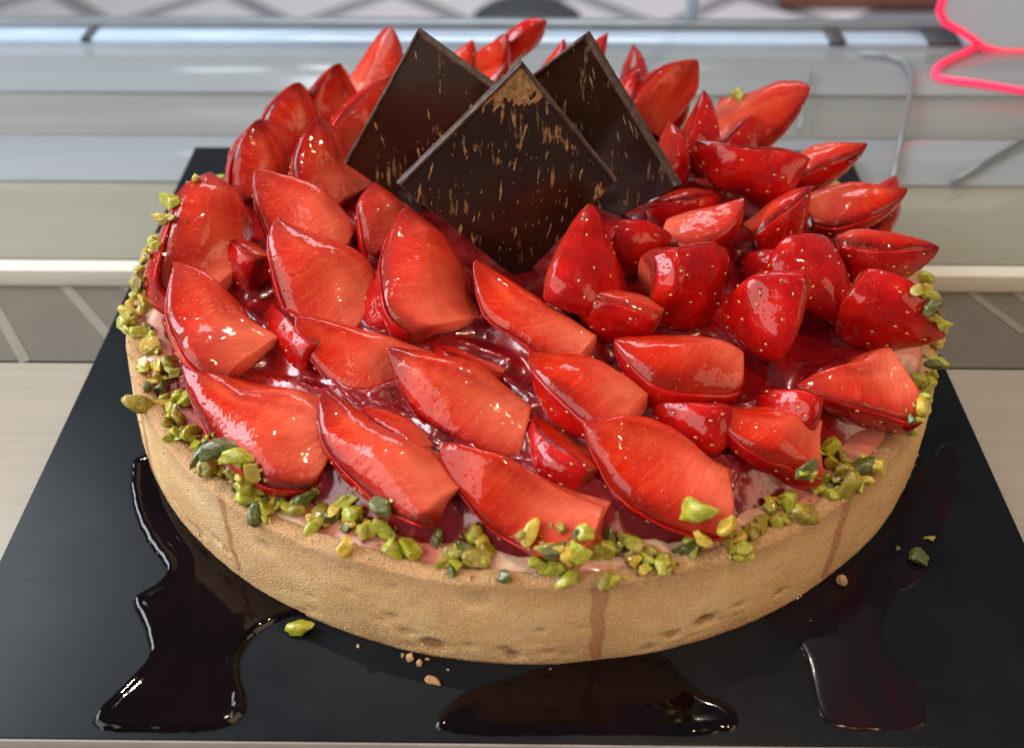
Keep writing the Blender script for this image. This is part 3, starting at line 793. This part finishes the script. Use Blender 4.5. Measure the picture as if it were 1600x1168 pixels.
# ------------------------------------------------------------------ glaze pooled between the fruit
allV = []; allF = []
for vs, fs in berry_tris:
    o0 = len(allV); allV += vs.tolist(); allF += [tuple(o0+x for x in f) for f in fs]
berry_bvh = BVHTree.FromPolygons(allV, allF)
def glaze_z(x, y):
    r = math.hypot(x, y)
    z = 3.50+1.05*max(0, 1-(r/12.0)**2)+.16*fbm((x, y, 11), .6, 2)
    if r > 11.2: z -= (r-11.2)**2*.42
    hit = berry_bvh.find_nearest(Vector((x+TC[0], y+TC[1], z)))
    if hit[0] is not None: z += .42*math.exp(-hit[3]/.26)
    return z
V, F = polar('glaze', 12.5, 95, 300, glaze_z, GLAZE)
ob('glaze', mesh('glaze', V, F, [GLAZE]), tart)
glaze_data = (np.array(V)+TC, F)

# glaze that ran down the outside of the crust
def drip(th0, z0, z1, w0, w1, lean=0.0):
    nx, nz = 18, 40; V = []; F = []
    for i in range(nz+1):
        f = i/nz; z = z0+(z1-z0)*f
        w = (w0+(w1-w0)*f)*(1+.18*noise.noise(Vector((th0*9, f*5, 0))))
        if f > .9: w *= max(.12, math.sqrt(max(0, 1-((f-.9)/.1)**2)))
        for j in range(nx+1):
            u = -1.15+2.3*j/nx; th = th0+(lean*f+.008*noise.noise(Vector((f*4, th0*5, 4))))+u*w/RT1
            h = .030*(1-u*u) if abs(u) <= 1 else -.05
            r = crust_r(th, max(0, z))+.012+h
            V.append((r*math.cos(th), r*math.sin(th), max(z, .03)))
    for i in range(nz):
        for j in range(nx): F.append((i*(nx+1)+j, i*(nx+1)+j+1, (i+1)*(nx+1)+j+1, (i+1)*(nx+1)+j))
    o = ob('glaze_drip', mesh('glaze_drip', V, F, [DRIP]), tart); return o
def theta_px(px, py, z):
    p = ray(px, py, z)-TC; return math.atan2(p[1], p[0])
drip(theta_px(338, 770, 3.2), 2.95, .4, .12, .08, .03)
drip(theta_px(945, 935, 3.2), 2.95, .05, .22, .15)
drip(theta_px(1330, 770, 3.3), 2.95, .2, .2, .17, -.03)
drip(theta_px(216, 620, 3.2), 2.95, .1, .2, .16)

# ------------------------------------------------------------------ syrup on the board
def signed(poly, X, Y):
    P = np.array(poly); Q = np.roll(P, -1, 0); d = np.full(X.shape, 1e9); ins = np.zeros(X.shape, bool)
    for (x0, y0), (x1, y1) in zip(P, Q):
        ex, ey = x1-x0, y1-y0; t = np.clip(((X-x0)*ex+(Y-y0)*ey)/(ex*ex+ey*ey+1e-12), 0, 1)
        d = np.minimum(d, np.hypot(X-x0-t*ex, Y-y0-t*ey))
        c = ((y0 > Y) != (y1 > Y)) & (X < (x1-x0)*(Y-y0)/(y1-y0+1e-12)+x0); ins ^= c
    return np.where(ins, d, -d)
def smooth_poly(pix, it=3):
    P = np.array([ray(x, y, 0)[:2] for x, y in pix])
    for _ in range(it):
        Q = np.roll(P, -1, 0); P = np.stack([.75*P+.25*Q, .25*P+.75*Q], 1).reshape(-1, 2)
    return P
def puddle(label, pix, hmax, k, mat, step=.08, ring=0.0, name='syrup_puddle', bead=0.0):
    P = smooth_poly(pix); lo, hi = P.min(0)-.2, P.max(0)+.2
    xs = np.arange(lo[0], hi[0], step); ys = np.arange(lo[1], hi[1], step); X, Y = np.meshgrid(xs, ys)
    sd = signed(P, X, Y)
    wob = np.array([noise.noise(Vector((x*.9, y*.9, 3)))*.06 for x, y in zip(X.ravel(), Y.ravel())]).reshape(X.shape)
    wob2 = np.array([noise.noise(Vector((x*3.2, y*3.2, 8))) for x, y in zip(X.ravel(), Y.ravel())]).reshape(X.shape)
    sd = sd+wob*1.2+wob2*.035
    h = hmax*np.sqrt(np.clip(1-(1-np.clip(sd/k, 0, 1))**2, 0, 1))
    if bead: h = h+bead*np.exp(-((sd-k*.9)/(k*.6))**2)
    if ring: h = h+ring*np.sin(sd*9)*np.clip(sd/.3, 0, 1)*np.exp(-sd*.8)
    h = h*(1+.25*wob/.06)
    z = np.where(sd > 0, h+.004, np.maximum(-.08, sd*1.2))
    idx = -np.ones(X.shape, int); V = []; F = []
    keep = sd > -.12
    for (i, j) in zip(*np.nonzero(keep)): idx[i, j] = len(V); V.append((X[i, j], Y[i, j], z[i, j]))
    for i in range(X.shape[0]-1):
        for j in range(X.shape[1]-1):
            q = (idx[i, j], idx[i, j+1], idx[i+1, j+1], idx[i+1, j])
            if min(q) >= 0: F.append(q)
    return tag(ob(name, mesh(name, V, F, [mat])), label, 'syrup')
puddle('thick glossy dark syrup puddle on the board at front left of the tart',
       [(214, 716), (204, 724), (203, 760), (208, 800), (222, 838), (248, 872), (262, 892), (246, 912), (215, 928), (205, 940), (222, 962), (232, 1000), (230, 1028), (205, 1058), (165, 1095), (148, 1118), (150, 1136), (185, 1143), (260, 1145), (340, 1141), (378, 1120), (384, 1090), (372, 1050), (374, 1020), (400, 985), (450, 962), (520, 968), (560, 940), (480, 860), (360, 780), (270, 700)],
       .10, .17, SYRUP, ring=.010, bead=.035)
puddle('long glossy dark syrup puddle on the board in front of the tart',
       [(674, 1140), (690, 1108), (740, 1072), (830, 1050), (900, 1030), (960, 1020), (1040, 1020), (1062, 1050), (1090, 1080), (1140, 1100), (1157, 1122), (1148, 1142), (1090, 1149), (900, 1147), (720, 1147)],
       .08, .30, SYRUP, ring=.004)
puddle('dried dark reddish syrup film smeared on the board at front right',
       [(1180, 960), (1300, 900), (1370, 850), (1420, 760), (1470, 690), (1500, 700), (1502, 760), (1470, 830), (1450, 905), (1385, 930), (1380, 1010), (1440, 1070), (1450, 1115), (1440, 1140), (1300, 1145), (1270, 1105), (1262, 1030), (1230, 990)],
       .035, .22, FILM, name='syrup_film')

# ------------------------------------------------------------------ chopped pistachios
def nut_mesh(seed):
    r = random.Random(seed); bm = bmesh.new(); bmesh.ops.create_icosphere(bm, subdivisions=3, radius=1)
    ax = Vector((r.uniform(.85, 1.5), r.uniform(.7, 1.0), r.uniform(.55, .9)))
    for _ in range(r.randint(6, 10)):
        n = Vector((r.gauss(0, 1), r.gauss(0, 1), r.gauss(0, 1))).normalized(); d = r.uniform(.36, .80)
        for v in bm.verts:
            e = v.co.dot(n)-d
            if e > 0: v.co -= n*e
    for v in bm.verts:
        v.co = Vector((v.co.x*ax.x, v.co.y*ax.y, v.co.z*ax.z))*(1+.22*noise.noise(v.co*2.2+Vector((seed, 0, 0))))*U
    for _ in range(1): bmesh.ops.smooth_vert(bm, verts=bm.verts, factor=.18, use_axis_x=True, use_axis_y=True, use_axis_z=True)
    me = bpy.data.meshes.new('pistachio_piece'); bm.to_mesh(me); bm.free()
    me.materials.append(NUT['olive']); me.polygons.foreach_set('use_smooth', [True]*len(me.polygons)); me.set_sharp_from_angle(angle=R_(48)); return me
NM = [nut_mesh(100+i) for i in range(16)]
aV, aF = list(allV), list(allF)
for vs, fs in (crust_bvh_data, cream_data, glaze_data):
    o0 = len(aV); aV += np.asarray(vs).tolist(); aF += [tuple(o0+x for x in f) for f in fs]
all_bvh = BVHTree.FromPolygons(aV, aF)
CL = [(332, 228, 3, 6), (322, 244, 3, 6), (300, 280, 3, 6), (272, 318, 4, 7), (262, 345, 3, 6), (240, 382, 4, 8), (225, 402, 3, 7), (208, 440, 5, 10), (222, 462, 4, 10),
      (205, 500, 5, 10), (186, 512, 4, 9), (226, 520, 4, 10), (240, 545, 4, 10), (228, 575, 3, 9), (262, 575, 4, 10), (250, 600, 4, 10), (224, 633, 1, 1), (268, 630, 3, 8), (288, 625, 2, 5), (270, 655, 4, 9),
      (282, 682, 3, 8), (310, 690, 3, 8), (328, 712, 4, 9), (320, 735, 3, 8), (345, 735, 3, 8), (352, 700, 1, 2), (378, 716, 2, 5), (398, 732, 1, 2), (378, 752, 3, 9), (402, 770, 3, 8), (415, 800, 3, 8), (440, 790, 3, 9),
      (478, 768, 2, 5), (466, 790, 3, 8), (500, 820, 3, 10), (525, 800, 3, 9), (546, 780, 2, 4), (560, 800, 2, 8), (545, 830, 2, 7), (575, 830, 3, 8), (598, 832, 3, 8), (602, 788, 1, 1), (545, 858, 1, 2), (614, 862, 1, 2), (642, 866, 1, 2), (682, 850, 1, 2),
      (715, 862, 3, 8), (740, 830, 2, 5), (752, 848, 2, 5), (745, 872, 3, 9), (705, 885, 3, 7), (787, 906, 1, 1), (832, 838, 3, 8), (870, 858, 3, 8), (910, 838, 2, 5), (840, 882, 1, 2), (862, 884, 3, 8), (885, 908, 1, 1), (948, 908, 2, 5),
      (895, 870, 3, 9), (940, 862, 4, 11), (965, 845, 3, 8), (985, 870, 3, 9), (1000, 892, 2, 5), (1038, 890, 3, 7), (1012, 868, 2, 7), (1056, 826, 1, 1), (1088, 796, 1, 1), (1096, 842, 2, 5), (1080, 862, 3, 7), (1136, 822, 1, 1), (1150, 842, 4, 10), (1155, 868, 3, 8), (1178, 830, 3, 9),
      (1198, 790, 3, 7), (1228, 788, 3, 7), (1215, 815, 3, 8), (1255, 805, 3, 8), (1258, 750, 3, 8), (1262, 735, 2, 6), (1290, 700, 1, 1), (1310, 722, 3, 8), (1335, 732, 3, 9), (1290, 765, 4, 10), (1318, 765, 4, 10), (1345, 755, 2, 7), (1376, 744, 1, 1),
      (1445, 600, 4, 9), (1440, 628, 3, 8), (1435, 655, 4, 9), (1420, 668, 2, 5), (1455, 572, 3, 8), (1440, 455, 3, 8), (1452, 480, 2, 6), (1470, 492, 3, 7), (1482, 522, 4, 8), (1475, 540, 2, 6), (1345, 262, 2, 3), (1155, 150, 2, 4), (1452, 440, 1, 3)]
def region(x, y):
    if x < 360 and y < 480: return 'along the back left of the rim'
    if x < 300 and y < 610: return 'on the widest left rim'
    if x < 300: return 'on the left rim below its widest point'
    if x < 440: return 'below the large front left wedge'
    if x < 660: return 'below the steeply leaning second front wedge'
    if x < 800: return 'left under the blunt low front wedge'
    if x < 930: return 'under the blunt end of the low front wedge'
    if x < 1060: return 'left of the largest front wedge'
    if x < 1190: return 'below the largest front wedge'
    if x < 1275: return 'below the orange wedge at front right'
    if x < 1400 and y > 600: return 'on the front right rim by bare cream'
    if y > 550: return 'at the right rim chunk'
    return 'at the right and back right rim'
pr = random.Random(21); placed = []; nuts = []
GROUP = 'chopped pistachios sprinkled round the tart'
def put_nut(hit, nrm, colr, size, label):
    me = pr.choice(NM); o = bpy.data.objects.new('pistachio_piece', me); col.objects.link(o)
    o.material_slots[0].link = 'OBJECT'; o.material_slots[0].material = NUT[colr]
    o.location = Vector(hit)*U+Vector(nrm)*U*size*.45
    o.rotation_euler = (pr.uniform(-.6, .6), pr.uniform(-.6, .6), pr.uniform(0, 6.28))
    o.scale = (size,)*3
    tag(o, label, 'pistachio', GROUP); return o
cam_v = Vector(CAM)
for cx, cy, n, sp in CL:
    for k in range(n+(1 if n > 2 and (cx+cy) % 3 < 2 else 0)):
        for attempt in range(14):
            x = cx+(pr.gauss(0, sp*.75) if n > 1 else 0); y = cy+(pr.gauss(0, sp*.6) if n > 1 else 0)
            size = pr.uniform(.17, .37) if n > 1 else pr.uniform(.34, .42)
            d = Vector(raydir(x, y)); h, nr, fi, ds = all_bvh.ray_cast(cam_v, d)
            rr = 99 if h is None else math.hypot(h.x-TC[0], h.y-TC[1])
            if h is None or h.z < TH-1.0 or rr > RT1+.3 or (rr > RT1-.4 and abs(nr.z) < .3):
                p = ray(x, y, TH-.05); v = p-TC; r = math.hypot(v[0], v[1])
                lim = RT1-.1
                if r > lim: p[0] = TC[0]+v[0]*lim/r; p[1] = TC[1]+v[1]*lim/r
                h2, nr, fi, ds = all_bvh.ray_cast(Vector((p[0], p[1], 9)), Vector((0, 0, -1)))
                if h2 is None: continue
                h = h2
            if nr.dot(d) > 0: nr = -nr
            if nr.z < -.2: continue
            if all((h-p).length > .62*(size+s)*.75 for p, s in placed) or attempt == 13: break
        else: continue
        placed.append((h.copy(), size))
        u = pr.random(); c = 'pale green' if u < .42 else 'olive' if u < .70 else 'yellow' if u < .86 else 'dark green'
        nuts.append((put_nut(h, nr, c, size, 'x'), c, region(cx, cy)))
V = []; F = []; FM = []
for k in range(900):
    cx, cy, n, sp = pr.choice(CL)
    d = Vector(raydir(cx+pr.gauss(0, sp*1.3+4), cy+pr.gauss(0, sp+3))); h, nr, fi, ds = all_bvh.ray_cast(cam_v, d)
    if h is None or h.z < TH-.5: continue
    if nr.dot(d) > 0: nr = -nr
    if nr.z < .2: continue
    b0 = len(V); sz = pr.uniform(.04, .13)
    pts = [Vector((pr.gauss(0, 1), pr.gauss(0, 1), pr.gauss(0, 1))).normalized()*sz*pr.uniform(.6, 1.2) for _ in range(4)]
    c = sum(pts, Vector((0, 0, 0)))/4
    V += [tuple(h+nr*.03+p-c) for p in pts]
    F += [(b0, b0+1, b0+2), (b0, b0+2, b0+3), (b0, b0+3, b0+1), (b0+1, b0+3, b0+2)]; FM += [pr.randrange(4)]*4
me = mesh('pistachio_crumbs', V, F, list(NUT.values()), False); me.polygons.foreach_set('material_index', FM)
tag(ob('pistachio_crumbs', me), 'fine green and yellow pistachio dust scattered among the nuts on the rim', 'pistachio dust', kind='stuff')
ORD = ['leftmost', 'second', 'third', 'fourth', 'fifth', 'sixth', 'seventh', 'eighth', 'ninth', 'tenth', 'eleventh', 'twelfth', 'thirteenth', 'fourteenth', 'fifteenth', 'sixteenth', 'seventeenth', 'eighteenth', 'nineteenth', 'twentieth'] + [f'{t}-{u}' for t in ('twenty', 'thirty') for u in ('first', 'second', 'third', 'fourth', 'fifth', 'sixth', 'seventh', 'eighth', 'ninth')]
def screen_x(o):
    d = np.array(o.location)/U-CAM; return np.dot(d, RT)/np.dot(d, FW)
bins = {}
for o, c, rg in nuts: bins.setdefault((c, rg), []).append(o)
for (c, rg), lst in bins.items():
    lst.sort(key=screen_x)
    for k, o in enumerate(lst):
        o['label'] = (f'{c} pistachio bit {rg}' if len(lst) == 1 else f'{ORD[0]} {c} pistachio bit {rg}' if k == 0 else f'{ORD[k]} {c} pistachio bit from left {rg}')
for x, y, c, s, lb in ((470, 984, 'pale green', .30, 'single pale green pistachio fallen on the board at front left'), (1434, 876, 'dark green', .34, 'larger dark pistachio bit lying on the board at right'), (1452, 842, 'olive', .17, 'small olive pistachio bit on the board nearest the right edge'), (1402, 858, 'dark green', .12, 'tiniest dark pistachio crumb on the board at right'),):
    put_nut(ray(x, y, .02), (0, 0, 1), c, s, lb)
# crumbs of crust
for k, (x, y, s) in enumerate(((642, 1030, .16), (656, 1038, .12), (630, 1024, .10), (676, 1066, .15), (1312, 912, .2), (668, 1030, .07), (700, 1046, .05), (860, 1046, .06), (560, 1010, .06))):
    me = NM[k].copy(); o = bpy.data.objects.new('crust_crumb', me); col.objects.link(o)
    me.materials.clear(); me.materials.append(CRUST)
    o.location = Vector(ray(x, y, 0))*U+Vector((0, 0, s*.5*U)); o.scale = (s,)*3; o.rotation_euler = (k, k*2, k*3)
    tag(o, ['pale crumb touching the foot of the crust, largest of its cluster', 'pale crumb in the cluster at the foot of the crust, right one', 'pale crumb in the cluster at the foot of the crust, left one', 'pale crumb lying alone on the board before the tart', 'brown crust crumb at the foot of the tart, front right', 'tiny crumb right of the pale crumb cluster', 'tiny crumb in front of the tart, right of the lone crumb', 'tiny crumb at the front centre foot of the crust', 'tiny crumb left of the pale crumb cluster'][k], 'crumb', 'crust crumbs on the board')
